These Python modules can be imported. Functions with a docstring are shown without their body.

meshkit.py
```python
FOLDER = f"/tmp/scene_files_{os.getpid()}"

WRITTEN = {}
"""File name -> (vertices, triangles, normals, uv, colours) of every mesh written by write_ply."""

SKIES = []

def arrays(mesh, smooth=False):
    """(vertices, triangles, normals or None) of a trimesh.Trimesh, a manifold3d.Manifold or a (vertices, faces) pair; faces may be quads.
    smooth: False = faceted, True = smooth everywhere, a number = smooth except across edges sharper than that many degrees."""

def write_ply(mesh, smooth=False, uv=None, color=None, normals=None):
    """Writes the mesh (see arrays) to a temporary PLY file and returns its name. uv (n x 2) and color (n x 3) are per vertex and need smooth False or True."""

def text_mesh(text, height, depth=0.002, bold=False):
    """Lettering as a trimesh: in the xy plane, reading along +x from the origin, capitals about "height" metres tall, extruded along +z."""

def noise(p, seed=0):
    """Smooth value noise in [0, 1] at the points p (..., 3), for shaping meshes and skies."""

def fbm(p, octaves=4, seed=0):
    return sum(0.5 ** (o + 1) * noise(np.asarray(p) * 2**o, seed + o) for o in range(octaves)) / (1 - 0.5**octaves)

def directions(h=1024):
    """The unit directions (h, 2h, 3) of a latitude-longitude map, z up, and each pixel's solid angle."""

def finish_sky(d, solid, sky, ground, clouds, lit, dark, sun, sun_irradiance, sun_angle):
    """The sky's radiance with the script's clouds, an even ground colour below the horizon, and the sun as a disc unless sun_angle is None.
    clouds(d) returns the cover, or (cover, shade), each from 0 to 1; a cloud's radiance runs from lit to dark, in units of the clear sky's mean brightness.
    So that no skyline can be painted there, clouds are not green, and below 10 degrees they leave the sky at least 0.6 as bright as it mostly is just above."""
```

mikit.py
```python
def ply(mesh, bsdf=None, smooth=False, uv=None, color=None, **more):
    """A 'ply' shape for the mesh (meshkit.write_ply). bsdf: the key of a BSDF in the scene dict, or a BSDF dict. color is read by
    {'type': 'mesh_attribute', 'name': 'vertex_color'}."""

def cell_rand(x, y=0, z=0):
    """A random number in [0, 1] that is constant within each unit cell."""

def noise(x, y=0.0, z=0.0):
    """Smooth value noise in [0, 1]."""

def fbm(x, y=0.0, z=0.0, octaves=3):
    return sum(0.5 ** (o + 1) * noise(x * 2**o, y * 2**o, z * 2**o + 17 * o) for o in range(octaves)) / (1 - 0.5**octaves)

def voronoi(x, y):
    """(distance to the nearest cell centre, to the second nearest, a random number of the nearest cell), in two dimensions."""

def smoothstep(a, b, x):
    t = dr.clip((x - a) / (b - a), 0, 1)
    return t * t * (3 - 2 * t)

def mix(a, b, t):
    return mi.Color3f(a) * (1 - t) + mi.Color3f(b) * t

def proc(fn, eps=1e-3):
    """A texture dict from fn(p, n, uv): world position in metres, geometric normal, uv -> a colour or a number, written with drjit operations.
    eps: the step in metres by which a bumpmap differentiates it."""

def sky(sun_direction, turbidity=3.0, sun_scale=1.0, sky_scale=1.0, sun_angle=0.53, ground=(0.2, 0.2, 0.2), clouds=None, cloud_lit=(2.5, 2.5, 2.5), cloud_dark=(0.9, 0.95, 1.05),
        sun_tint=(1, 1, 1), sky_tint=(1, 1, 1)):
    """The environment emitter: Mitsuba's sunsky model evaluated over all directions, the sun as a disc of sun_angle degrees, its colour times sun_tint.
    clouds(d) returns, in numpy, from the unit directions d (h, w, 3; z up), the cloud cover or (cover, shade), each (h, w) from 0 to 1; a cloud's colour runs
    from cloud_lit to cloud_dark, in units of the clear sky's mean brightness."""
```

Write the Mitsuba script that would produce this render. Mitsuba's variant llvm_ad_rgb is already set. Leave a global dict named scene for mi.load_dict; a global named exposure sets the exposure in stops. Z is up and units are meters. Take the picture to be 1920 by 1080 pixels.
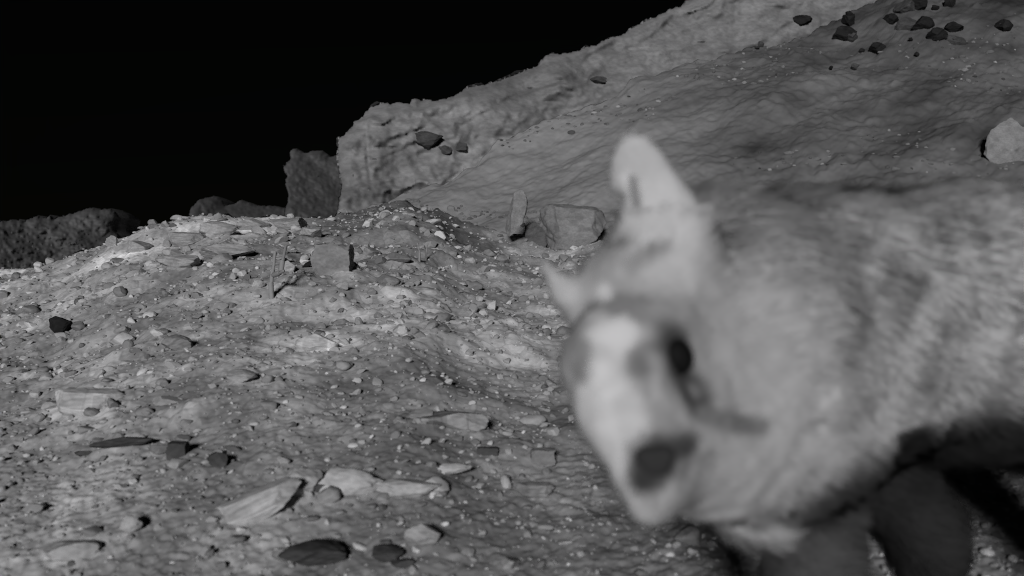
import math, random
import numpy as np, trimesh, drjit as dr, mitsuba as mi, mikit, meshkit
from shapely.geometry import Polygon, LineString
import shapely
T = mi.ScalarTransform4f
rng = np.random.default_rng(7); random.seed(7)
scene, labels = {'type': 'scene'}, {}

# ------------------------------------------------------------------ camera, sky, exposure
CAMZ, F, FOV = 0.47, 1968.3, 52.0
CAM = np.array([0, 0, CAMZ])
scene['camera'] = {'type': 'thinlens', 'fov': FOV, 'fov_axis': 'x', 'near_clip': 0.02, 'far_clip': 3000.0,
                   'aperture_radius': 0.0032, 'focus_distance': 4.2,
                   'to_world': T().look_at(origin=[0, 0, CAMZ], target=[0, 10, CAMZ], up=[0, 0, 1])}
SUN_EL, SUN_AZ = 12.0, -6.5          # night: one weak frontal light from behind the viewer, black sky
se, sa = math.radians(SUN_EL), math.radians(SUN_AZ)
SUN = [math.sin(sa) * math.cos(se), -math.cos(sa) * math.cos(se), math.sin(se)]
scene['sky_light'] = mikit.sky(SUN, turbidity=3, sun_scale=0.3, sky_scale=0.0011, sun_angle=7.0, ground=(0.02, 0.02, 0.02),
                               sun_tint=(0.65, 1.0, 2.44), sky_tint=(1.0, 0.85, 0.7))
exposure = 3.6

# ------------------------------------------------------------------ helpers
def P(u, v, d):
    """a point of the place: bearing as read off a 1920 x 1080 survey frame, d metres ahead"""
    return np.stack(np.broadcast_arrays(np.asarray((np.asarray(u, float) - 960) / F * d), np.asarray(d, float), np.asarray(CAMZ - (np.asarray(v, float) - 540) / F * d)), -1)
def sst(a, b, x):
    t = np.clip((x - a) / (b - a), 0, 1); return t * t * (3 - 2 * t)
def nz(p, s, o=3, seed=0):
    return meshkit.fbm(np.asarray(p) * s, o, seed) - 0.5
def grid_faces(r, c):
    i = np.arange(r * c).reshape(r, c)
    a, b, cc, d = i[:-1, :-1].ravel(), i[:-1, 1:].ravel(), i[1:, 1:].ravel(), i[1:, :-1].ravel()
    return np.vstack([np.stack([a, b, cc], 1), np.stack([a, cc, d], 1)])
def numbered(name):
    k, i = name, 0
    while k in labels: i += 1; k = f'{name}_{i:03d}'
    return k
def tag(key, label=None, cat=None, group=None, kind=None):
    labels[key] = {a: b for a, b in (('label', label), ('category', cat), ('group', group), ('kind', kind)) if b}

# ------------------------------------------------------------------ materials
fb, sm = mikit.fbm, mikit.smoothstep
def gray(f): return f
def ground_tex(p, n, uv):
    big = fb(p.x * 1.1 + 3, p.y * 0.9, 1.0, 3)
    mid = fb(p.x * 5.5, p.y * 4.0, p.z * 3, 3)
    a, b, r = mikit.voronoi(p.x * 17 + mid, p.y * 13 + big)
    a2, b2, r2 = mikit.voronoi(p.x * 46, p.y * 36 + mid)
    fine = fb(p.x * 90, p.y * 70, p.z * 90, 2)
    alb = 0.29 + 0.20 * sm(0.30, 0.68, big) + 0.22 * sm(0.38, 0.66, mid)
    alb = alb * (0.86 + 0.32 * r * sm(0.02, 0.12, b - a)) * (0.88 + 0.28 * r2) * (0.8 + 0.4 * fine)
    soil = fb(p.x * 2.3 + 11, p.y * 1.5 + 4, 2.0, 3)
    alb = alb * (0.86 + 0.42 * sm(0.36, 0.6, soil))
    wob = (mid - .5) * 1.4
    bank = sm(4.6, 5.2, p.y + wob) * sm(-0.75, -1.1, p.x + wob * .6)              # pale dust on the bank of the crest
    mound = sm(4.7, 5.3, p.y + wob) * sm(-1.25, -1.0, p.x + wob * .5) * sm(0.1, -0.2, p.x + wob * .4)   # darker earth
    alb = alb * (1 + .22 * bank) * (1 - .55 * mound)
    return alb
def soil_rock(base, s=1.0, strata=0.0):
    def fn(p, n, uv):
        q = fb(p.x * 0.55 * s + 9, p.y * 0.5 * s, p.z * 0.9 * s, 3)
        m = fb(p.x * 2.6 * s, p.y * 2.2 * s, p.z * 4.5 * s, 3)
        f = fb(p.x * 22 * s, p.y * 20 * s, p.z * 30 * s, 3)
        st = fb(p.x * 0.7 + p.z * 1.2, p.y * 0.7, (p.z - p.x * 0.45) * 9, 3)
        return base * (0.6 + 0.8 * q) * (0.72 + 0.56 * m) * (0.75 + 0.5 * f) * (1 - strata + 2 * strata * st)
    return fn
def stone_tex(base):
    def fn(p, n, uv):
        m = fb(p.x * 21, p.y * 21, p.z * 25, 3); f = fb(p.x * 130, p.y * 130, p.z * 130, 2)
        return base * (0.6 + 0.8 * m) * (0.78 + 0.44 * f)
    return fn
def diffuse(key, fn): scene[key] = {'type': 'twosided', 'b': {'type': 'diffuse', 'reflectance': mikit.proc(fn)}}
diffuse('ground_mat', ground_tex)
def talus_tex(p, n, uv):
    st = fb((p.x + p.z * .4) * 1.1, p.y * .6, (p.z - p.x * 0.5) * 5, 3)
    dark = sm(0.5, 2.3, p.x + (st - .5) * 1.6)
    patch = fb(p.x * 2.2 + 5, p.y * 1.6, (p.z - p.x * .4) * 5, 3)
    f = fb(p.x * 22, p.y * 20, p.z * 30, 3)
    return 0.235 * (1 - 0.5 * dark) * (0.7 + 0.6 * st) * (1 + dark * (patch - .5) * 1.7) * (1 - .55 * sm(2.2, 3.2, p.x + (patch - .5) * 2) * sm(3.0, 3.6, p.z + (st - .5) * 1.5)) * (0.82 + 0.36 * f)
diffuse('talus_mat', talus_tex)
def ledge_tex(p, n, uv): return ground_tex(p, n, uv) * 0.72
diffuse('ledge_mat', ledge_tex)
diffuse('bluff_mat', soil_rock(0.205, 1.2, 0.32))
diffuse('outcrop_mat', soil_rock(0.095, 0.6, 0.15))  # albedo lowered to stand in for light fading with distance
for k, b in (('stone_pale', 0.42), ('stone_light', 0.33), ('stone_mid', 0.22), ('stone_dim', 0.1), ('stone_dark', 0.068), ('stone_black', 0.022)):
    diffuse(k, stone_tex(b))
scene['gravel_mat'] = {'type': 'twosided', 'b': {'type': 'diffuse', 'reflectance': {'type': 'mesh_attribute', 'name': 'vertex_color'}}}
scene['fur_mat'] = {'type': 'twosided', 'b': {'type': 'diffuse', 'reflectance': {'type': 'mesh_attribute', 'name': 'vertex_color'}}}
scene['nose_mat'] = {'type': 'principled', 'base_color': {'type': 'rgb', 'value': [0.03] * 3}, 'roughness': 0.85, 'specular': 0.2}
scene['eye_mat'] = {'type': 'principled', 'base_color': {'type': 'rgb', 'value': [0.006] * 3}, 'roughness': 0.7, 'specular': 0.1}
scene['iris_mat'] = {'type': 'principled', 'base_color': {'type': 'rgb', 'value': [0.12] * 3}, 'roughness': 0.3}
scene['stem_mat'] = {'type': 'twosided', 'b': {'type': 'diffuse', 'reflectance': {'type': 'rgb', 'value': [0.26] * 3}}}

# ------------------------------------------------------------------ terrain
CU = np.array([-900, -300, 0, 100, 210, 300, 420, 520, 620, 660, 700, 760, 820, 860, 960, 1040, 1300, 1900, 2700], float)
CV = np.array([575, 535, 517, 500, 455, 436, 408, 403, 410, 402, 392, 384, 402, 428, 458, 468, 440, 420, 420], float)
CY = np.array([6.5, 6.3, 6.2, 6.1, 6.0, 5.9, 5.8, 5.8, 6.0, 6.4, 6.8, 7, 7, 7, 7, 7, 7, 7, 7], float)
def ground_base(x, y):
    ys = np.maximum(y, 1.3)
    u = np.clip(960 + F * x / ys, -900, 2700)
    yc, vc = np.interp(u, CU, CY), np.interp(u, CU, CV)
    zc = CAMZ - (vc - 540) / F * yc
    z0 = 0.065
    s = (y - 1.3) / (yc - 1.3)
    z = np.where(s < 0, z0 + 0.09 * (y - 1.3), z0 + (zc - z0) * (np.clip(s, 0, 1) ** .8 * .6 + np.clip(s, 0, 1) ** 1.25 * .4))
    over = np.maximum(y - yc, 0)
    drop = np.where(u < 640, 1.0, 0.35)
    return z - drop * 3.4 * (1 - np.exp(-(over / 2.2) ** 1.3))
def ground_z(x, y):
    p = np.stack(np.broadcast_arrays(x, y, 0.0 * x), -1)
    far = sst(0.2, 1.5, y) + 0 * y
    z = ground_base(x, y)
    k = np.clip(y / 5, 0.25, 1.2)
    r1 = nz(p, 1.6, 3, 1) * 0.16 * k
    lump = nz(p * [1, .8, 1], 7, 3, 5)
    r2 = np.maximum(lump, -0.06) * 0.058 * np.clip(y / 3, .4, 1.3)
    r3 = np.abs(nz(p * [1, .8, 1], 26, 2, 9)) * 0.013 * np.clip(y / 3, .4, 1.2)
    r4 = nz(p, 85, 2, 13) * 0.006
    return z + r1 + r2 + r3 + r4
col = np.concatenate([np.linspace(-3, -.5, 20)[:-1], np.linspace(-.5, .55, 800), np.linspace(.55, 3, 20)[1:]])
rows = np.concatenate([[-60, -25, -10, -5, -3], np.linspace(-1.8, 1.0, 70), 1 / np.linspace(1 / 1.06, 1 / 8.3, 430), [8.6, 9, 9.6, 10.5, 12, 15, 20, 30, 60, 150, 500, 1500]])
Y = np.repeat(rows[:, None], len(col), 1)
# a fan that opens up the slope, its outer columns running far out to both sides
X = np.maximum(rows, 1.0)[:, None] * col[None, :] * 1.06 + (np.sign(col) * np.maximum(np.abs(col) - .6, 0) ** 2 * 9)[None, :]
Z = ground_z(X, Y)
scene['ground'] = mikit.ply(trimesh.Trimesh(np.stack([X, Y, Z], -1).reshape(-1, 3), grid_faces(len(rows), len(col)), process=False), 'ground_mat', smooth=True)
tag('ground', 'stony grey slope of gravel and soil in the foreground', kind='structure')

def hit(u, v, ymin=1.2, ymax=8.0):
    """where the bearing (u, v) meets the ground"""
    y = np.linspace(ymin, ymax, 700)
    zr = CAMZ - (v - 540) / F * y
    g = ground_z((u - 960) / F * y, y)
    i = np.argmax(g >= zr)
    if not (g >= zr).any(): i = int(np.argmin(zr - g))
    return np.array([(u - 960) / F * y[i], y[i], g[i]])

# scree sheet under the bluff: one even 35 degree plane whose broken upper lip climbs to the right
EU = np.array([560, 640, 700, 760, 830, 923, 960, 1040, 1143, 1198, 1253, 1330, 1450, 1600, 1800, 2000, 2500, 3000], float)
EV = np.array([440, 418, 384, 366, 340, 284, 266, 236, 206, 163, 142, 122, 90, 30, -60, -150, -330, -420], float)
def talus_pt(u, s):
    te = (540 - np.interp(u, EU, EV)) / F
    yb = 6.9
    ye = (CAMZ * 0 + 0.7 * yb - 0.20) / (0.7 - te)
    y = np.where(s <= 1, yb - 0.6 + (ye - yb + 0.6) * s, ye + (s - 1) * 2.0)
    zt = CAMZ + 0.20 + 0.7 * (y - yb)
    ze = CAMZ + 0.20 + 0.7 * (ye - yb)
    z = np.where(s <= 1, zt, ze - 1.1 * np.minimum(s - 1, .6))
    return (u - 960) / F * y, y, z
uu = np.linspace(560, 3000, 760); ss = np.concatenate([np.linspace(0, 1, 330), np.linspace(1.02, 1.6, 12)])
U, S = np.meshgrid(uu, ss)
x, y, z = talus_pt(U, S); p = np.stack([x, y, z], -1)
flow = np.stack([x * .5 + z * .35, y * .5, z * .8 - x * .4], -1)
disp = nz(p, 0.5, 3, 3) * 0.7 * sst(0, .25, S) * sst(1.3, 0.9, S) + nz(np.stack([(x + z * .4) * .7, y * .5, (z - x * .45) * 2.2], -1), 2.0, 4, 4) * 0.14 + np.abs(nz(p, 7, 3, 6)) * 0.045 * (1 + 1.6 * sst(1, 2.5, x)) + nz(p, 38, 2, 8) * 0.012
lip = sst(.06, 0, np.abs(S - 1)) * (nz(p, 5, 3, 21)) * 0.16
p[..., 2] += disp * .8 + lip; p[..., 1] -= disp * .55
TAL = p
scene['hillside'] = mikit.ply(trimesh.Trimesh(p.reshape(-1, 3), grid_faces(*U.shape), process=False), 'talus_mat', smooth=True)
tag('hillside', 'smooth scree hillside rising to the right behind the animal', kind='structure')

def relief(poly, depth, R, thick, step, amp, seed, free=None, sc=1.0):
    """closed rock body: outline poly, front at depth(u, v), edges rounded over R (frame units), thickness thick metres"""
    pg = Polygon(poly).buffer(0); x0, y0, x1, y1 = pg.bounds
    ring = LineString(free) if free is not None else LineString(list(poly) + [poly[0]])
    # wobbling outline
    r = LineString(list(poly) + [poly[0]]).segmentize(step * 1.0); c = np.array(r.coords)[:-1]
    q = np.stack([c[:, 0], c[:, 1], 0 * c[:, 0]], -1)
    c = c + np.stack([nz(q, 1 / 22, 4, seed), nz(q, 1 / 22, 4, seed + 1)], 1) * 17 * sc + np.stack([nz(q, 1 / 6, 2, seed), nz(q, 1 / 6, 2, seed + 1)], 1) * 5 * sc
    pg = Polygon(c).buffer(0); pg = max(pg.geoms, key=lambda g: g.area) if hasattr(pg, 'geoms') else pg
    c = np.array(pg.exterior.coords)[:-1]
    gx, gy = np.meshgrid(np.arange(x0, x1, step), np.arange(y0, y1, step))
    gx[1::2] += step / 2
    pts = np.stack([gx.ravel(), gy.ravel()], 1)
    inner = shapely.contains_xy(pg.buffer(-step * .6), pts[:, 0], pts[:, 1]); pts = pts[inner]
    allp = np.vstack([c, pts]); nb = len(c)
    from scipy.spatial import Delaunay
    tri = Delaunay(allp).simplices
    cen = allp[tri].mean(1); tri = tri[shapely.contains_xy(pg, cen[:, 0], cen[:, 1])]
    a, b, cc = allp[tri[:, 0]], allp[tri[:, 1]], allp[tri[:, 2]]
    sg = (b[:, 0] - a[:, 0]) * (cc[:, 1] - a[:, 1]) - (b[:, 1] - a[:, 1]) * (cc[:, 0] - a[:, 0])
    tri[sg < 0] = tri[sg < 0][:, [0, 2, 1]]
    d = shapely.distance(shapely.points(allp), ring if free is not None else LineString(np.vstack([c, c[:1]])))
    e = np.clip(d / R, 0, 1); bulge = 1 - np.sqrt(np.maximum(1 - (1 - e) ** 2, 0))
    D = depth(allp[:, 0], allp[:, 1]); px = 1 / F * D
    front = P(allp[:, 0], allp[:, 1], D)
    q = front.copy()
    n1 = nz(q * [1, 1, 1.7], 1.1 * sc, 3, seed + 3) * amp * 2 + np.abs(nz(q * [1, 1, 2.2], 4.0 * sc, 3, seed + 4)) * amp * -0.9 + nz(q, 14 * sc, 3, seed + 5) * amp * 0.35
    dy = bulge * R * px * 0.9 + n1 * sst(0, .5, e)
    ray = front - CAM; ray /= np.linalg.norm(ray, axis=1, keepdims=True)
    front = front + ray * dy[:, None]
    back = q + np.array([0, 1, 0]) * (R * px * 0.9 + thick * (1 - bulge * .8))[:, None]
    v = np.vstack([front, back]); n = len(allp)
    f = [tri, tri[:, ::-1] + n]
    i = np.arange(nb); j = (i + 1) % nb
    f += [np.stack([i, j, j + n], 1), np.stack([i, j + n, i + n], 1)]
    m = trimesh.Trimesh(v, np.vstack(f), process=False); m.fix_normals()
    return m
sky_l = [(632, 445), (628, 400), (632, 375), (641, 345), (632, 300), (635, 258), (655, 240), (690, 203), (720, 191), (768, 190), (778, 181), (790, 187), (840, 180), (870, 166), (940, 150), (1008, 122), (1022, 104), (1050, 96), (1090, 91), (1150, 70), (1210, 40), (1290, 0), (1400, -60), (1700, -190), (2500, -420)]
bl = sky_l + [(2500, 200), (1700, 300), (1300, 330), (900, 420)]
def bluff_depth(u, v):
    sky = np.interp(u, [p_[0] for p_ in sky_l[5:]], [p_[1] for p_ in sky_l[5:]])
    q = np.stack([u, v, 0 * u + 3], -1); wob = nz(q, 1 / 60, 3, 61) * 60
    w = v + 0.42 * u + wob                                             # strata dip towards the left
    n = np.stack([w / 26, u / 260, 0 * u], -1); led = meshkit.fbm(n, 3, 62) - .5
    crack = np.exp(-((u - 690 - wob * .25 - (v - 290) * .05) / 5) ** 2) * sst(225, 250, v) * sst(350, 320, v) + np.exp(-((u - 676 - wob * .4) / 9) ** 2) * .5 * sst(200, 220, v) * sst(400, 350, v)
    lump = nz(q, 1 / 75, 3, 64) * .9 + np.abs(nz(q, 1 / 24, 3, 65)) * .18
    return 9.0 + np.maximum(u - 632, 0) * 0.0034 + (445 - v) * 0.0028 + led * .24 + crack * .05 + lump * .42
scene['bluff'] = mikit.ply(relief(bl, bluff_depth, 55, 3.0, 3.6, 0.22, 40, free=sky_l), 'bluff_mat', smooth=50)
tag('bluff', 'pale eroded bluff with a rounded cliff edge against the black sky', kind='structure')

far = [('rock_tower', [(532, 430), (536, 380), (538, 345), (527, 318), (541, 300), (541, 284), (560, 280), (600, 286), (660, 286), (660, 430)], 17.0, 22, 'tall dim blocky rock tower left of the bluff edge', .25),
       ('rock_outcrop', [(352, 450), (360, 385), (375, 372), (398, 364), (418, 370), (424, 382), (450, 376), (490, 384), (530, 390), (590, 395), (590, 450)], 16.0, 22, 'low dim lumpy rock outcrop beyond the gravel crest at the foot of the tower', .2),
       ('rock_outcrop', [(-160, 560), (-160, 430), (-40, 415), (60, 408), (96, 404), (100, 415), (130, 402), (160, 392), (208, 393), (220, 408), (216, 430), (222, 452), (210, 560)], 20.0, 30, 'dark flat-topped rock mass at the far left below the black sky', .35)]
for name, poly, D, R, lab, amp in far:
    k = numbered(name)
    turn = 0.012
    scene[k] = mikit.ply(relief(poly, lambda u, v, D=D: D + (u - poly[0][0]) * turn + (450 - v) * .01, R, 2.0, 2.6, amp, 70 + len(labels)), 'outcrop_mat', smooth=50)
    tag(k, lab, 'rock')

# ------------------------------------------------------------------ stones
def rock_shape(seed, sub=2, planes=9, rough=0.08, blocky=False):
    r = np.random.default_rng(seed)
    m = trimesh.creation.icosphere(sub); v = m.vertices.copy()
    N = r.normal(size=(planes, 3)); N /= np.linalg.norm(N, axis=1, keepdims=True)
    if blocky: N = np.vstack([np.eye(3), -np.eye(3), N[:2]]); H = np.r_[[.62] * 6, [.85] * 2]
    else: H = r.uniform(.5, .85, planes)
    for n, h in zip(N, H):
        d = v @ n; v -= np.maximum(d - h, 0)[:, None] * n
    v += v * (nz(v + seed * 3.1, 2.2, 3, seed) * rough * 2.5 + (nz(v + seed, 7, 3, seed) * rough * 1.1 if sub > 2 else 0))[:, None]
    v /= np.abs(v).max(0)
    return trimesh.Trimesh(v, m.faces, process=False)
BIG = [rock_shape(i, 4, 11, .10) for i in range(8)]
BLK = [rock_shape(50 + i, 4, 6, .17, True) for i in range(4)]
MED = [mikit.ply(rock_shape(100 + i, 2, 10, .10), None, smooth=28) for i in range(14)]
big_ply = {}
def stone(name, u, v, w, h, mat, lab, cat='stone', group=None, shape=0, block=False, dep=0.8, rz=0.0, tilt=0.0, at=None, sink=0.0, rx=0.0):
    """w, h: apparent width and height in survey-frame units; (u, v): its middle"""
    p = hit(u, v + h * .42) if at is None else at
    s = p[1] / F
    k = numbered(name)
    key = ('k' if block else 'b', shape)
    if key not in big_ply: big_ply[key] = mikit.ply((BLK if block else BIG)[shape], None, smooth=35)
    t = T().translate([float(p[0]), float(p[1] + w * s * dep * .3), float(p[2] + h * s * (.42 - sink))]).rotate([0, 1, 0], tilt).rotate([0, 0, 1], rz).rotate([1, 0, 0], rx).scale([w * s / 2 * 1.03, w * s * dep / 2, h * s / 2 * 1.06])
    scene[k] = {**big_ply[key], 'to_world': t, 'bsdf': {'type': 'ref', 'id': mat}}
    tag(k, lab, cat, group)
    return k
def on_hill(u, v):
    """where the bearing meets the hillside"""
    c = TAL[:, int(np.argmin(np.abs(uu - u)))]; pv = 540 - F * (c[:, 2] - CAMZ) / c[:, 1]
    return c[int(np.argmax(pv <= v)) if (pv <= v).any() else int(np.argmin(pv))] + [0, -.04, 0]
def on_bluff(u, v): return P(u, v, float(bluff_depth(np.array([u * 1.0]), np.array([v * 1.0]))[0]) - .10)
S_ = stone
S_('boulder', 109, 613, 44, 40, 'stone_black', 'black angular stone alone on the slope at the far left', shape=1)
S_('stone_slab', 222, 833, 120, 20, 'stone_dark', 'long thin dark stone lying flat left of the two dark lumps', shape=2, dep=.4, tilt=-6)
S_('stone', 152, 853, 34, 12, 'stone_dark', 'small flat dark stone at the left end of the long thin dark one', shape=3, dep=.6)
S_('stone', 331, 849, 38, 32, 'stone_dark', 'dark squarish stone right of the long thin dark one', shape=0, block=True)
S_('stone', 406, 865, 36, 32, 'stone_dark', 'dark pointed lump right of the dark squarish stone', shape=4)
S_('stone', 610, 918, 46, 19, 'stone_dark', 'dark brick-shaped stone on the pale diagonal ledge', shape=1, block=True, dep=.5)
S_('stone', 568, 916, 18, 14, 'stone_dark', 'tiny dark stone just left of the dark brick-shaped one', shape=5)
S_('stone', 914, 847, 42, 15, 'stone_dark', 'small dark oblong stone above the whitest flat stone', shape=2, block=True, dep=.5)
S_('stone', 1018, 862, 48, 32, 'stone_mid', 'grey block beside the muzzle of the animal', shape=3, block=True)
S_('stone', 842, 884, 84, 22, 'stone_pale', 'whitest flat stone, right of the pale diagonal ledge', shape=6, dep=.6, tilt=-4)
S_('stone', 575, 1052, 140, 50, 'stone_dark', 'large dark grey stone cut by the bottom edge of the picture', shape=7)
S_('stone', 536, 1047, 60, 30, 'stone_mid', 'grey stone leaning on the left of the large dark bottom one', shape=2)
S_('stone', 720, 1045, 72, 30, 'stone_dark', 'dark rounded stone right of the large dark bottom one', shape=5)
S_('stone', 752, 1066, 48, 18, 'stone_dark', 'flat dark stone touching the dark rounded bottom one', shape=3)
S_('stone', 150, 752, 140, 62, 'ledge_mat', 'large pale flat rock sunk in the gravel at left', 'rock', shape=0, sink=.15)
S_('rock_ledge', 470, 945, 190, 70, 'stone_pale', 'lower half of the pale diagonal rock ledge near the bottom left', 'rock', shape=0, dep=.7, tilt=-24, sink=.25)
S_('rock_ledge', 560, 900, 110, 74, 'stone_pale', 'upper half of the pale diagonal rock ledge near the bottom left', 'rock', shape=2, dep=.7, tilt=-20, sink=.25, rz=60)
S_('rock_ledge', 640, 900, 150, 66, 'stone_pale', 'pale rock hump behind the dark brick-shaped stone', 'rock', shape=6, dep=.6, sink=.2)
S_('rock_ledge', 760, 915, 130, 40, 'stone_pale', 'low pale rock between the hump and the whitest flat stone', 'rock', shape=1, dep=.6, sink=.15)
S_('boulder', 622, 487, 76, 60, 'stone_mid', 'pale square-topped boulder below the foot of the bluff', 'rock', shape=0, block=True)
S_('stone', 574, 498, 26, 9, 'stone_black', 'slim black stone against the left of the pale square-topped boulder', shape=4, tilt=-40)
S_('stone', 538, 500, 30, 24, 'stone_pale', 'white stone behind the dry upright stick', shape=2)
S_('stone', 482, 534, 28, 18, 'stone_pale', 'small white stone left of the foot of the stick', shape=6)
S_('stone', 640, 538, 26, 18, 'stone_light', 'pale pebble below the pale square-topped boulder', shape=3)
S_('stone', 900, 562, 18, 14, 'stone_pale', 'single white pebble on the open slope left of the head', shape=1)
S_('stone', 445, 706, 64, 28, 'stone_light', 'pale wedge-shaped stone in the middle of the left slope', shape=5, sink=.1)
S_('stone', 325, 645, 60, 36, 'stone_mid', 'grey half-sunk rock above the pale wedge-shaped stone', shape=7, sink=.1)
S_('stone', 590, 640, 80, 44, 'ledge_mat', 'broad grey half-sunk rock at mid slope', shape=2, sink=.15)
S_('stone', 850, 790, 130, 40, 'ledge_mat', 'wide low grey rock left of the muzzle', shape=4, sink=.15)
S_('stone', 1000, 920, 80, 30, 'ledge_mat', 'pale stone below the grey block beside the muzzle', shape=0, sink=.1)
S_('stone', 790, 1010, 70, 44, 'stone_light', 'pale roundish rock near the bottom middle', shape=2)
S_('stone', 240, 985, 46, 34, 'stone_pale', 'pale stone near the bottom left corner', shape=6)
S_('stone', 120, 1040, 110, 44, 'ledge_mat', 'broad pale stone in the bottom left corner', shape=3, sink=.1)
NTH = ['first', 'second', 'third', 'fourth', 'fifth', 'sixth', 'seventh', 'eighth', 'ninth']
# ledge stones along the left crest
for i, (u, v, w, h) in enumerate([(340, 446, 70, 34), (405, 428, 80, 36), (470, 420, 70, 30), (540, 418, 90, 34), (585, 434, 60, 24), (255, 462, 60, 26), (205, 452, 34, 26), (420, 470, 110, 34), (330, 490, 100, 30)]):
    S_('crest_rock', u, v, w, h, 'stone_light', 'pale weathered rock bedded in the left crest, ' + NTH[int(np.argsort(np.argsort([340, 405, 470, 540, 585, 255, 205, 420, 330]))[i])] + ' from the left', 'rock', 'rocks of the left crest', shape=i % 8, sink=.1, rz=20 * i)
# on the hillside and the bluff
S_('boulder', 1075, 432, 130, 104, 'stone_mid', 'grey boulder with a black crack along its left, behind the upright ear', 'rock', shape=0, at=P(1075, 470, 6.6))
S_('boulder', 1010, 452, 60, 70, 'stone_dim', 'dark rock left of the cracked grey boulder', 'rock', shape=5, at=P(1004, 482, 6.75))
S_('stone', 968, 402, 38, 92, 'stone_mid', 'narrow pale upright stone at the foot of the scree', shape=5, at=P(966, 440, 6.55), tilt=16, dep=.8, rz=30)
S_('boulder', 1905, 270, 110, 112, 'stone_mid', 'pale boulder at the right edge of the picture', 'rock', shape=2, rz=8, dep=.3, at=on_hill(1905, 316) + [0, .12, 0])
S_('dark_boulder', 800, 262, 60, 34, 'stone_dark', 'largest dark stone in the bluff face', shape=1, at=on_bluff(800, 275))
S_('dark_boulder', 832, 281, 30, 16, 'stone_dark', 'small dark stone just right of the largest one in the bluff', shape=4, at=on_bluff(832, 287))
S_('dark_boulder', 863, 275, 26, 14, 'stone_dark', 'dark oblong stone, rightmost of the three in the bluff face', shape=2, block=True, at=on_bluff(863, 281))
S_('dark_boulder', 1120, 149, 36, 14, 'stone_dark', 'thin dark stone below the skyline above the upright ear', shape=3, at=on_bluff(1120, 154))
S_('dark_boulder', 1502, 38, 46, 22, 'stone_black', 'dark dome-shaped boulder high on the hill', shape=5, at=on_bluff(1502, 46))
S_('dark_boulder', 1644, 94, 36, 24, 'stone_black', 'dark boulder high on the hill, below the shadowy cluster', shape=7, at=on_hill(1644, 102))
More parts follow.
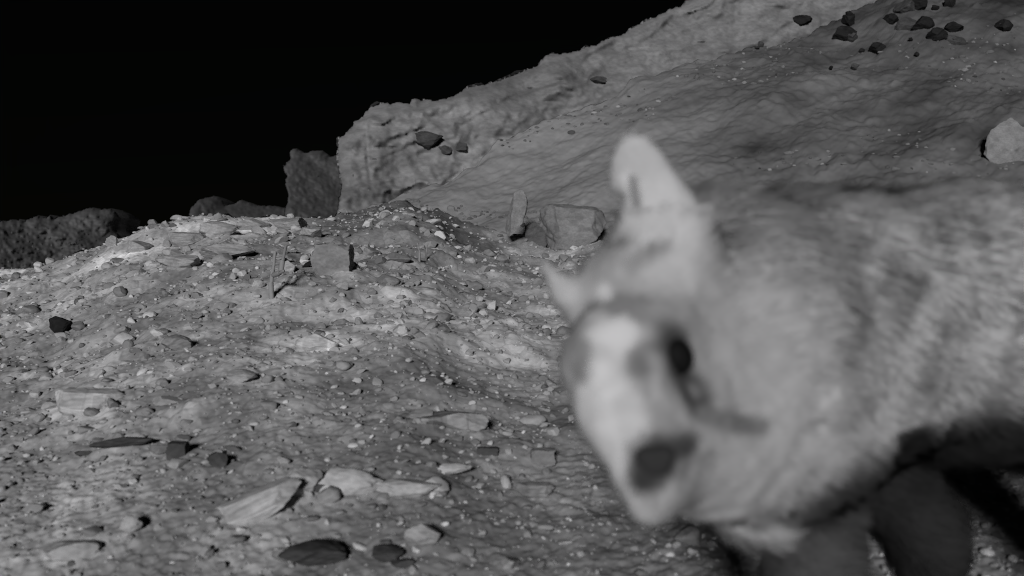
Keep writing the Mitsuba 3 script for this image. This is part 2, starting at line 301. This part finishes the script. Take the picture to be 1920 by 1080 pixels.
S_('dark_boulder', 1597, 127, 16, 12, 'stone_dark', 'tiny dark stone below left of the dark boulder on the hill', shape=1, at=on_hill(1597, 131))
for i in range(26):
    u, v = rng.uniform(1580, 1915), rng.uniform(-8, 75)
    if i > 18: u, v = rng.uniform(1180, 1900), rng.uniform(60, 130)
    sz = rng.uniform(18, 60) if i <= 18 else rng.uniform(8, 18)
    S_('dark_boulder', u, v, sz, sz * rng.uniform(.45, .8), 'stone_black' if i % 3 else 'stone_dark', 'dark boulder or stone strewn along the top of the hill at right', group='dark boulders along the top of the hill', shape=i % 8, at=on_hill(u, v + sz * .3), rz=rng.uniform(0, 90), sink=rng.uniform(.05, .4))
# scattered stones and gravel, laid out over the slope
def scatter(n, lo, hi, seed):
    r = np.random.default_rng(seed)
    y = 1.15 * (6.9 / 1.15) ** (r.uniform(0, 1, n) ** 0.9)
    x = r.uniform(-.62, .52, n) * y * .95
    s = lo * (1 - r.uniform(0, 1, n) * (1 - (lo / hi) ** 1.7)) ** (-1 / 1.7) * np.clip(y / 2.6, .55, 1.9)
    return x, y, s, r
x, y, s, r = scatter(900, 0.013, 0.06, 11)
u = 960 + F * x / y; app = s / y
keep = (u > 0) & (u < 1330) & (y < 6.4)
idx = np.argsort(-app * keep)[:240]
tones = ['stone_pale', 'stone_light', 'stone_light', 'stone_mid', 'stone_mid', 'stone_mid', 'stone_light', 'stone_mid']
tl = {'stone_pale': 'small whitish stone lying loose on the gravel slope', 'stone_light': 'small light grey stone lying loose on the gravel slope', 'stone_mid': 'small mid grey stone lying loose on the gravel slope', 'stone_dark': 'small dark stone lying loose on the gravel slope'}
for i in idx:
    m = tones[int(r.integers(len(tones)))]
    k = numbered('stone'); a, b, c = s[i] * np.array([r.uniform(.5, .8), r.uniform(.4, .7), r.uniform(.22, .5)])
    z = float(ground_z(np.array([x[i]]), np.array([y[i]]))[0])
    scene[k] = {**MED[int(r.integers(len(MED)))], 'bsdf': {'type': 'ref', 'id': m},
                'to_world': T().translate([float(x[i]), float(y[i]), z + float(c) * .35]).rotate([0, 0, 1], float(r.uniform(0, 360))).rotate([1, 0, 0], float(r.uniform(-18, 18))).scale([float(a), float(b), float(c)])}
    tag(k, tl[m], 'stone', {'stone_pale': 'loose whitish stones', 'stone_light': 'loose light grey stones', 'stone_mid': 'loose mid grey stones', 'stone_dark': 'loose dark stones'}[m])
low = [rock_shape(200 + i, 1, 7, .05) for i in range(12)]
def gravel(n, seed):
    x, y, s, r = scatter(n, 0.0042, 0.030, seed)
    z = ground_z(x, y)
    V, Fc, C, off = [], [], [], 0
    which = r.integers(len(low), size=n)
    for g in range(len(low)):
        j = np.where(which == g)[0]; v0 = np.array(low[g].vertices); f0 = np.array(low[g].faces)
        a = r.uniform(0, 2 * np.pi, len(j)); sc = s[j, None] * np.stack([r.uniform(.5, .8, len(j)), r.uniform(.4, .7, len(j)), r.uniform(.25, .55, len(j))], 1)
        v = v0[None] * sc[:, None, :]
        c_, s_ = np.cos(a)[:, None], np.sin(a)[:, None]
        v = np.stack([v[..., 0] * c_ - v[..., 1] * s_, v[..., 0] * s_ + v[..., 1] * c_, v[..., 2] + v[..., 0] * r.normal(0, .25, len(j))[:, None]], -1)
        v += np.stack([x[j], y[j], z[j] + sc[:, 2] * .3], 1)[:, None]
        tone = np.clip(r.lognormal(np.log(.32), .34, len(j)), .025, .6)
        V.append(v.reshape(-1, 3)); Fc.append((f0[None] + (off + np.arange(len(j)) * len(v0))[:, None, None]).reshape(-1, 3)); off += v.shape[0] * len(v0)
        C.append(np.repeat(np.repeat(tone[:, None], 3, 1), len(v0), 0))
    return trimesh.Trimesh(np.vstack(V), np.vstack(Fc), process=False), np.vstack(C)
gm, gc = gravel(15000, 21)
scene['gravel'] = mikit.ply(gm, 'gravel_mat', smooth=False, color=gc)
tag('gravel', 'loose gravel and grit covering the slope', 'gravel', kind='stuff')
r = np.random.default_rng(5); n = 5200
V, Fc, C, off = [], [], [], 0
for g in range(len(low)):
    m_ = n // len(low); i_ = r.integers(20, 328, m_); j_ = r.integers(0, TAL.shape[1], m_); k_ = meshkit.fbm(TAL[i_, j_] * [1, .6, 1.6], 3, 41) > .53; i_, j_ = i_[k_], j_[k_]; m_ = len(i_)
    sc = (0.012 * (1 - r.uniform(0, 1, m_) * .985) ** -.38)[:, None] * np.stack([r.uniform(.6, 1.2, m_), r.uniform(.5, .9, m_), r.uniform(.4, .8, m_)], 1)
    v = np.array(low[g].vertices)[None] * sc[:, None] + TAL[i_, j_][:, None]
    V.append(v.reshape(-1, 3)); Fc.append((np.array(low[g].faces)[None] + (off + np.arange(m_) * v.shape[1])[:, None, None]).reshape(-1, 3)); off += m_ * v.shape[1]
    C.append(np.repeat(np.repeat(r.lognormal(np.log(.15), .35, m_).clip(.05, .35)[:, None], 3, 1), v.shape[1], 0))
scene['scree'] = mikit.ply(trimesh.Trimesh(np.vstack(V), np.vstack(Fc), process=False), 'gravel_mat', smooth=False, color=np.vstack(C))
tag('scree', 'small loose scree stones scattered over the hillside', 'scree', kind='stuff')
# dry stalks
def stalk(name, pts, r0, lab, cat, group=None):
    ms = []
    for ch in pts:
        ch = np.array(ch)
        for a, b, ra, rb in zip(ch[:-1], ch[1:], np.linspace(r0, r0 * .6, len(ch) - 1), np.linspace(r0 * .9, r0 * .5, len(ch) - 1)):
            c = trimesh.creation.cone if False else trimesh.creation.cylinder
            ms.append(c(radius=ra, segment=[a, b], sections=7))
    k = numbered(name); scene[k] = mikit.ply(trimesh.util.concatenate(ms), 'stem_mat', smooth=True); tag(k, lab, cat, group)
b = hit(510, 560); d = b[1]
stalk('stick', [[b - [0, 0, .03], P(508, 530, d), P(512, 505, d), P(516, 472, d)], [P(512, 516, d), P(524, 512, d - .05), P(532, 508, d - .08)], [P(526, 512, d), P(530, 488, d), P(536, 462, d + .05)]], 0.0085, 'dry pale forked stick standing upright in the gravel', 'stick')
for u0, v0, lab in ((786, 490, 'left one of two thin grass stalks on the dark soil mound'), (798, 490, 'right one of two thin grass stalks on the dark soil mound')):
    b = hit(u0, v0); d = b[1]
    stalk('grass_stalk', [[b - [0, 0, .02], P(u0 + 1, v0 - 16, d), P(u0 + (-3 if u0 < 790 else 4), v0 - 34, d)]], 0.005, lab, 'grass')

# ------------------------------------------------------------------ the animal
def surface_nets(fld, org, h):
    s = fld < 0
    c = [s[i:s.shape[0] - 1 + i, j:s.shape[1] - 1 + j, k:s.shape[2] - 1 + k] for i, j, k in np.ndindex(2, 2, 2)]
    n_in = sum(a.astype(np.int8) for a in c); act = (n_in > 0) & (n_in < 8)
    ijk = np.argwhere(act); idx = -np.ones(act.shape, np.int64); idx[act] = np.arange(len(ijk))
    acc, cnt = np.zeros((len(ijk), 3)), np.zeros(len(ijk))
    cor = list(np.ndindex(2, 2, 2)); val = [fld[tuple((ijk + o).T)] for o in cor]
    for a in range(8):
        for b in range(a + 1, 8):
            if sum(abs(x - y) for x, y in zip(cor[a], cor[b])) != 1: continue
            cross = (val[a] < 0) != (val[b] < 0)
            t = val[a][cross] / (val[a][cross] - val[b][cross])
            acc[cross] += np.array(cor[a]) + t[:, None] * (np.array(cor[b]) - np.array(cor[a])); cnt[cross] += 1
    V = org + h * (ijk + acc / cnt[:, None])
    Fs = []
    for ax in range(3):
        sl0 = [slice(None)] * 3; sl1 = [slice(None)] * 3; sl0[ax] = slice(0, -1); sl1[ax] = slice(1, None)
        a, b = s[tuple(sl0)], s[tuple(sl1)]
        for flip in (0, 1):
            e = np.argwhere((a & ~b) if not flip else (~a & b)); o1, o2 = (ax + 1) % 3, (ax + 2) % 3
            e = e[(e[:, o1] > 0) & (e[:, o2] > 0)]
            q = []
            for d1, d2 in ((-1, -1), (0, -1), (0, 0), (-1, 0)):
                g = e.copy(); g[:, o1] += d1; g[:, o2] += d2; q.append(idx[tuple(g.T)])
            q = np.stack(q, 1)
            if flip: q = q[:, ::-1]
            Fs += [q[:, [0, 1, 2]], q[:, [0, 2, 3]]]
    return V, np.vstack(Fs)
class Field:
    def __init__(s, lo, hi, h):
        s.lo, s.h = np.array(lo, float), h; s.n = np.ceil((np.array(hi) - s.lo) / h).astype(int) + 1
        s.f = np.full(s.n, 1.0, np.float32)
    def region(s, lo, hi):
        a = np.clip(np.floor((lo - s.lo) / s.h).astype(int), 0, s.n - 1); b = np.clip(np.ceil((hi - s.lo) / s.h).astype(int) + 1, 1, s.n)
        g = [s.lo[k] + s.h * np.arange(a[k], b[k]) for k in range(3)]
        return tuple(slice(a[k], b[k]) for k in range(3)), np.stack(np.meshgrid(*g, indexing='ij'), -1).astype(np.float32)
    def put(s, sl, d, k, cut=False):
        a = s.f[sl]
        if cut: d = -d; h = np.maximum(k - np.abs(a - d), 0) / k; s.f[sl] = np.maximum(a, d) + h * h * k * .25
        else: h = np.maximum(k - np.abs(a - d), 0) / k; s.f[sl] = np.minimum(a, d) - h * h * k * .25
    def cone(s, a, b, ra, rb, k=.03, cut=False, flat=None):
        """flat = (axis, factor): squash the distance along an axis, for ears"""
        a, b = np.array(a), np.array(b); m = max(ra, rb) + .05
        sl, p = s.region(np.minimum(a, b) - m, np.maximum(a, b) + m)
        ab = b - a
        if flat is not None:
            ax, fac = np.array(flat[0]) / np.linalg.norm(flat[0]), flat[1]
            w = (p - a) @ ax; p = p + (w * (fac - 1))[..., None] * ax; 
            w0 = ab @ ax; ab = ab + w0 * (fac - 1) * ax
        t = np.clip(((p - a) @ ab) / (ab @ ab), 0, 1)
        d = np.linalg.norm(p - a - t[..., None] * ab, axis=-1) - (ra + (rb - ra) * t)
        s.put(sl, d.astype(np.float32) * (1 if flat is None else .6), k, cut)
    def mesh(s, it=6):
        v, f = surface_nets(s.f, s.lo, s.h)
        m = trimesh.Trimesh(v, f, process=False); m.merge_vertices()
        trimesh.smoothing.filter_taubin(m, lamb=.5, nu=.52, iterations=it)
        if m.volume < 0: m.invert()
        return m
HEAD = 0.62
def C(fl, *pts, k=.03, cut=False, flat=None):
    """chain of (u, v, d, r): bearings, distance ahead and radius in survey units"""
    q = [(P(u, v, d), r * d / F) for u, v, d, r in pts]
    for (a, ra), (b, rb) in zip(q[:-1], q[1:]): fl.cone(a, b + 1e-5, ra, rb, k, cut, flat)
A = Field((-.05, .44, -.02), (.98, 1.16, .64), .0034)
C(A, (1560, 602, .90, 203), (1800, 592, .90, 204), (2100, 584, .93, 204), (2330, 590, .96, 204), k=.05)
C(A, (1660, 690, .93, 150), (2000, 690, .94, 170), (2250, 680, .95, 170), k=.05)          # belly, extended down to carry the painted dark band
C(A, (1340, 600, .77, 234), (1540, 608, .83, 212), (1780, 598, .885, 204), k=.05)
C(A, (1390, 725, .75, 172), (1500, 725, .82, 176), k=.06)
C(A, (1205, 585, .66, 122), (1330, 600, .72, 180), k=.05)
C(A, (1166, 545, .655, 62), (1236, 520, .67, 78), k=.03)                    # forehead
C(A, (1160, 690, .625, 112), (1184, 780, .605, 93), (1206, 860, .585, 58), (1214, 950, .57, 26), k=.012)   # wedge of the face down to the muzzle tip
C(A, (1275, 690, .655, 104), (1275, 800, .63, 78), (1240, 890, .595, 38), k=.025)              # near side of the face
C(A, (1330, 760, .70, 125), (1300, 860, .65, 72), (1228, 945, .585, 22), k=.025)              # lower jaw
C(A, (1320, 866, .66, 62), (1420, 845, .72, 76), (1480, 820, .78, 100), k=.035)              # throat
C(A, (1385, 815, .69, 108), (1470, 800, .745, 130), k=.06)
C(A, (1160, 632, .61, 34), (1255, 625, .62, 28), k=.03)                     # brow
C(A, (1286, 690, .575, 22), (1304, 690, .58, 18), k=.012, cut=True)          # eye hollow
C(A, (1396, 962, .715, 34), (1440, 1006, .73, 26), k=.03)                   # chest tuft
# ears: near one upright with its hollow to the left, far one thin and leaning out
nu = np.array([.35, 1, 0.0])
C(A, (1246, 480, .655, 62), (1222, 400, .655, 62), (1196, 318, .65, 38), (1188, 284, .648, 25), k=.014, flat=(nu, 1.9))
C(A, (1262, 400, .665, 26), (1276, 440, .66, 34), (1270, 500, .66, 50), k=.02)
for dd in (.628, .64, .652, .664): C(A, (1136, 410, dd, 28), (1160, 374, dd, 12), k=.004, cut=True)
C(A, (1112, 602, .65, 40), (1068, 556, .65, 30), (1022, 500, .648, 12), k=.008)
# legs
def paw(u, d):
    g = float(ground_z(np.array([(u - 960) / F * d]), np.array([d]))[0]); return 540 + F * (CAMZ - g) / d
for (hu, hv, hd, hr), (ku, kv, kd, kr), (pu, pd) in (((1500, 860, .83, 116), (1530, 1120, .80, 62), (1520, .79)), ((1610, 850, .95, 96), (1725, 980, .97, 62), (1800, .99)),
                                                   ((2320, 690, .88, 150), (2400, 1040, .88, 52), (2350, .88)), ((2330, 690, 1.03, 140), (2300, 1000, 1.04, 50), (2200, 1.04))):
    pv = paw(pu, pd)
    C(A, (hu, hv, hd, hr), (ku, kv, kd, kr), (pu, pv - 60, pd, 34), k=.03)
    C(A, (pu, pv - 34, pd, 34), (pu - 50, pv - 26, pd - .01, 27), k=.015)
C(A, (2480, 560, .97, 90), (2640, 700, 1.0, 110), (2700, 860, 1.0, 70), k=.04)   # tail
fox = A.mesh(5)
fox = max(fox.split(only_watertight=False), key=lambda m: len(m.faces))
V0, N0 = np.array(fox.vertices), np.array(fox.vertex_normals)
from scipy.spatial import cKDTree
def snap(u, v):
    """the point of the animal's skin that a marking sits on"""
    r = P(u, v, 1.0) - CAM; r /= np.linalg.norm(r); q = V0 - CAM; t = q @ r
    off = np.linalg.norm(q - t[:, None] * r, axis=1); near = np.where((off < .008) & (N0 @ r < 0))[0]
    if len(near) == 0: near = np.array([np.argmin(off)])
    return V0[near[np.argmin(t[near])]]
MARKS = [  # (points, radius, albedo, softness), coat markings, plus shade of the ear hollow and crease painted in
    ([(1190, 280), (1205, 390), (1235, 470)], 66, .50), ([(1282, 420), (1285, 520)], 34, .50), ([(1150, 550), (1260, 560)], 60, .31), ([(1105, 470), (1095, 530)], 22, .44),
    ([(1160, 430), (1110, 500)], 26, .33), ([(1195, 485), (1255, 445)], 17, .30), ([(1040, 515), (1095, 580)], 26, .46),
    ([(1112, 530), (1120, 540)], 16, .62), ([(1150, 541), (1222, 541)], 7, .22), ([(1135, 568), (1205, 576)], 9, .24), ([(1090, 625), (1155, 605), (1180, 625)], 30, .58),
    ([(1215, 700), (1235, 790)], 46, .30), ([(1088, 705), (1108, 800), (1150, 905)], 60, .63), ([(1165, 740), (1180, 840)], 28, .50),
    ([(1070, 650), (1060, 690)], 28, .26), ([(1212, 652), (1220, 672)], 22, .19), ([(1225, 632), (1270, 640)], 14, .22), ([(1246, 690), (1256, 742)], 9, .42),
    ([(1288, 655), (1326, 735)], 44, .055), ([(1314, 710), (1326, 734)], 14, .2), ([(1345, 770), (1390, 788), (1450, 785)], 20, .19),
    ([(1240, 868), (1262, 850)], 42, .06), ([(1262, 850), (1318, 832)], 30, .08), ([(1222, 920), (1250, 885)], 34, .04), ([(1300, 868), (1350, 866)], 12, .27), ([(1168, 345), (1174, 392)], 8, .2), ([(1150, 345), (1158, 330)], 8, .6), ([(1220, 935), (1222, 955)], 16, .14),
    ([(1180, 950), (1205, 990)], 16, .40), ([(1375, 992), (1410, 1005), (1450, 1036)], 32, .62), ([(1200, 935), (1215, 965)], 16, .3)]
SEGS = []
for pts, r, alb in MARKS:
    q = [snap(*a) for a in pts]; d = q[0][1]
    SEGS += [(a, b, r * d / F, alb) for a, b in zip(q[:-1], q[1:])]
def coat(p, n):
    x, y, z = p.T
    ang = np.interp(x, [.15, .28, .40, .5], [.42, .5, 1.0, 1.35]); ca, sa_ = np.cos(ang), np.sin(ang)
    wob = nz(p, 9, 2, 31) * .05
    al, ac = x * ca + z * sa_ + wob, -x * sa_ + z * ca + wob
    q = np.stack([al * 17, ac * 66, y * 30], -1); q2 = np.stack([al * 34, ac * 120, y * 80], -1)
    m = meshkit.fbm(q, 3, 5); m2 = meshkit.fbm(q2, 2, 6); blot = meshkit.fbm(p * 13, 3, 8)
    body = .49 * (.38 + 1.2 * np.clip((m - .5) * 2.1 + .5, 0, 1)) * (.8 + .4 * m2) * (.8 + .4 * blot)
    bars = sst(.36, .44, x) * sst(.62, .74, meshkit.noise(np.stack([x * 46 + wob * 30, z * 5, 0 * x], -1), 12)); body = body * (1 - .5 * bars)
    body = np.clip(body, .07, .6)
    back = sst(.50, .56, z) * sst(.17, .27, x); body = body * (1 - .22 * back)
    near_head = sst(.26, .15, x); body = body * (1 - near_head) + (.40 * (.85 + .3 * m2)) * near_head
    head = .37 * (.8 + .4 * m2)
    hx = sst(.155, .105, x - (y - .62) * .5)
    a = body * (1 - hx) + head * hx
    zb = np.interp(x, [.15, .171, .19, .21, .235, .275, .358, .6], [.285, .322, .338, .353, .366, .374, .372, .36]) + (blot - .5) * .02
    low = sst(.010, -.014, z - zb) * sst(.15, .175, x); a = a * (1 - low) + low * (.07 - .045 * sst(.235, .28, x)) * (.7 + .6 * m)  # dark leg fur, with the shade below the belly put into the colour
    under = sst(-.35, -.75, n[:, 2]) * sst(.24, .28, x) * sst(.44, .40, z); a = a * (1 - under) + under * .035  # downward-facing skin painted darker, as underside shade
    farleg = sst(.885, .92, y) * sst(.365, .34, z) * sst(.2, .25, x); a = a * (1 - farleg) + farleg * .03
    for s0, s1, r, alb in SEGS:
        d = s1 - s0; t = np.clip((p - s0) @ d / max(d @ d, 1e-9), 0, 1)
        dist = np.linalg.norm(p - s0 - t[:, None] * d, axis=1) + nz(p, 60, 3, 3) * r * .8
        w_ = sst(1.55, .4, dist / r); a = a * (1 - w_) + w_ * alb * (.85 + .3 * m2)
    return np.clip(a, .015, .7)
tuft = nz(np.stack([V0[:, 0] * .7 + V0[:, 2] * .3, V0[:, 1], V0[:, 2] - V0[:, 0] * .4], -1), 38, 3, 77)
soft = sst(.10, .2, V0[:, 0])
V1 = V0 + N0 * (tuft * .011 * soft + nz(V0, 90, 2, 7) * .003)[:, None]
body_mesh = trimesh.Trimesh(V1, fox.faces, process=False)
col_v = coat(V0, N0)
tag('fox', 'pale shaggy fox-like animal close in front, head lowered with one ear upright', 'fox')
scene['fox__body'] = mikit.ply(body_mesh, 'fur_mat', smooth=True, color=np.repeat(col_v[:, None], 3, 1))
# fur: bent tapering strands rooted in the skin
r_ = np.random.default_rng(3)
fa = body_mesh.area_faces; cenx = V1[fox.faces].mean(1)[:, 0]
wgt = fa * np.where(cenx < .56, 1.0, .25)
NH = 120000
fi = r_.choice(len(fa), NH, p=wgt / wgt.sum()); b1, b2 = r_.uniform(size=(2, NH)); sw = b1 + b2 > 1; b1[sw], b2[sw] = 1 - b1[sw], 1 - b2[sw]
tri = fox.faces[fi]; bar = np.stack([1 - b1 - b2, b1, b2], 1)[..., None]
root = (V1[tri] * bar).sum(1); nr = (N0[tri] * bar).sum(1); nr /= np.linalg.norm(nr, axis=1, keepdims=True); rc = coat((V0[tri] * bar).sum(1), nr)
nosep = snap(1250, 885); dn = root - nosep; ln = np.linalg.norm(dn, axis=1, keepdims=True)
wf = sst(.22, .10, ln); flow = (dn / np.maximum(ln, 1e-6)) * wf + np.array([.85, 0, -.5]) * (1 - wf)
ear = ((root[:, 2] > .515) & (root[:, 0] < .13) & (root[:, 1] < .68)) | ((root[:, 0] < .05) & (root[:, 2] > .453) & (root[:, 2] < .49)); flow[ear] = [-.25, 0, 1]
flow += np.stack([nz(root, 30, 2, s) for s in (1, 2, 3)], 1) * 1.5 * (1 - .6 * wf)
flow -= (flow * nr).sum(1, keepdims=True) * nr; flow /= np.maximum(np.linalg.norm(flow, axis=1, keepdims=True), 1e-6)
length = (np.where(ear, .006, .006 + .015 * sst(.09, .22, ln[:, 0]))) * r_.uniform(.6, 1.2, NH)
length *= sst(.012, .03, np.linalg.norm(root - snap(1288, 680), axis=1)) * .9 + .1
lift = np.where(ear, .25, .2 + .12 * (1 - wf[:, 0])) + r_.uniform(-.08, .12, NH)
side = np.cross(flow, nr); side /= np.maximum(np.linalg.norm(side, axis=1, keepdims=True), 1e-6)
view = side * np.cos(r_.uniform(-.6, .6, NH))[:, None] + nr * .1
wd = (.0007 + .0008 * sst(.09, .2, ln[:, 0]))[:, None] * .5
mid = root + (flow * .55 + nr * (lift * .75)[:, None]) * length[:, None] - nr * .001
tip = root + (flow * 1.0 + nr * lift[:, None]) * length[:, None]
HV = np.stack([root - view * wd - nr * .002, root + view * wd - nr * .002, mid + view * wd * .8, mid - view * wd * .8, tip], 1)
base = np.arange(NH)[:, None] * 5
HF = np.concatenate([base + [0, 1, 2], base + [0, 2, 3], base + [3, 2, 4]])
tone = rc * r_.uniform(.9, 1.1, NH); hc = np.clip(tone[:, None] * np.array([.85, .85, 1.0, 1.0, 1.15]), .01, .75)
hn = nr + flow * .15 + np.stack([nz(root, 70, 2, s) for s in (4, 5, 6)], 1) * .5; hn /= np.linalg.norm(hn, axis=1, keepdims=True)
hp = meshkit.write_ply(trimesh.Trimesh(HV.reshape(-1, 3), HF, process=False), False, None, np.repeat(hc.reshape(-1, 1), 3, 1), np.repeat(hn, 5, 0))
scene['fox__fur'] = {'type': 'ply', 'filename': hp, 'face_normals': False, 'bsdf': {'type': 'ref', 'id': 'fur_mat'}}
labels['fox__fur'] = {'kind': 'stuff'}
def eyeball(key, u, v, r, sq, depth):
    c = snap(u, v); m = trimesh.creation.icosphere(3); n = np.array([0, -1, 0])
    scene[key] = mikit.ply(m, 'eye_mat', smooth=True, to_world=T().translate(list(map(float, c - n * depth))).rotate([0, 1, 0], -28).scale([r * .0003, r * .0003, r * .0003 * sq]))
eyeball('fox__eye', 1292, 658, 34, 1.15, .004)
far_c = V0[np.argmin(np.linalg.norm(V0 - P(1040, 668, .668), axis=1))]      # far eye, on the side turned away
scene['fox__eye_001'] = mikit.ply(trimesh.creation.icosphere(3), 'eye_mat', smooth=True, to_world=T().translate(list(map(float, far_c + [.003, 0, 0]))).scale([.007, .008, .008]))
# nose pad with two nostrils
c = snap(1246, 884); NF = Field(c - .03, c + .03, .0011); s = .53 / F
for a, b, ra, rb in (((-20, 0, -10), (20, 0, -12), 22, 22), ((-10, 0, 12), (10, 0, 12), 18, 18)):
    NF.cone(c + np.array(a) * [s, s, -s] + [0, .003, 0], c + np.array(b) * [s, s, -s] + [0, .003, 0], ra * s, rb * s, .006)
for sx in (-1, 1):
    NF.cone(c + np.array([sx * 24, -34, -4]) * s, c + np.array([sx * 34, -6, -8]) * s, 9 * s, 6 * s, .002, cut=True)
scene['fox__nose'] = mikit.ply(NF.mesh(3), 'nose_mat', smooth=True)
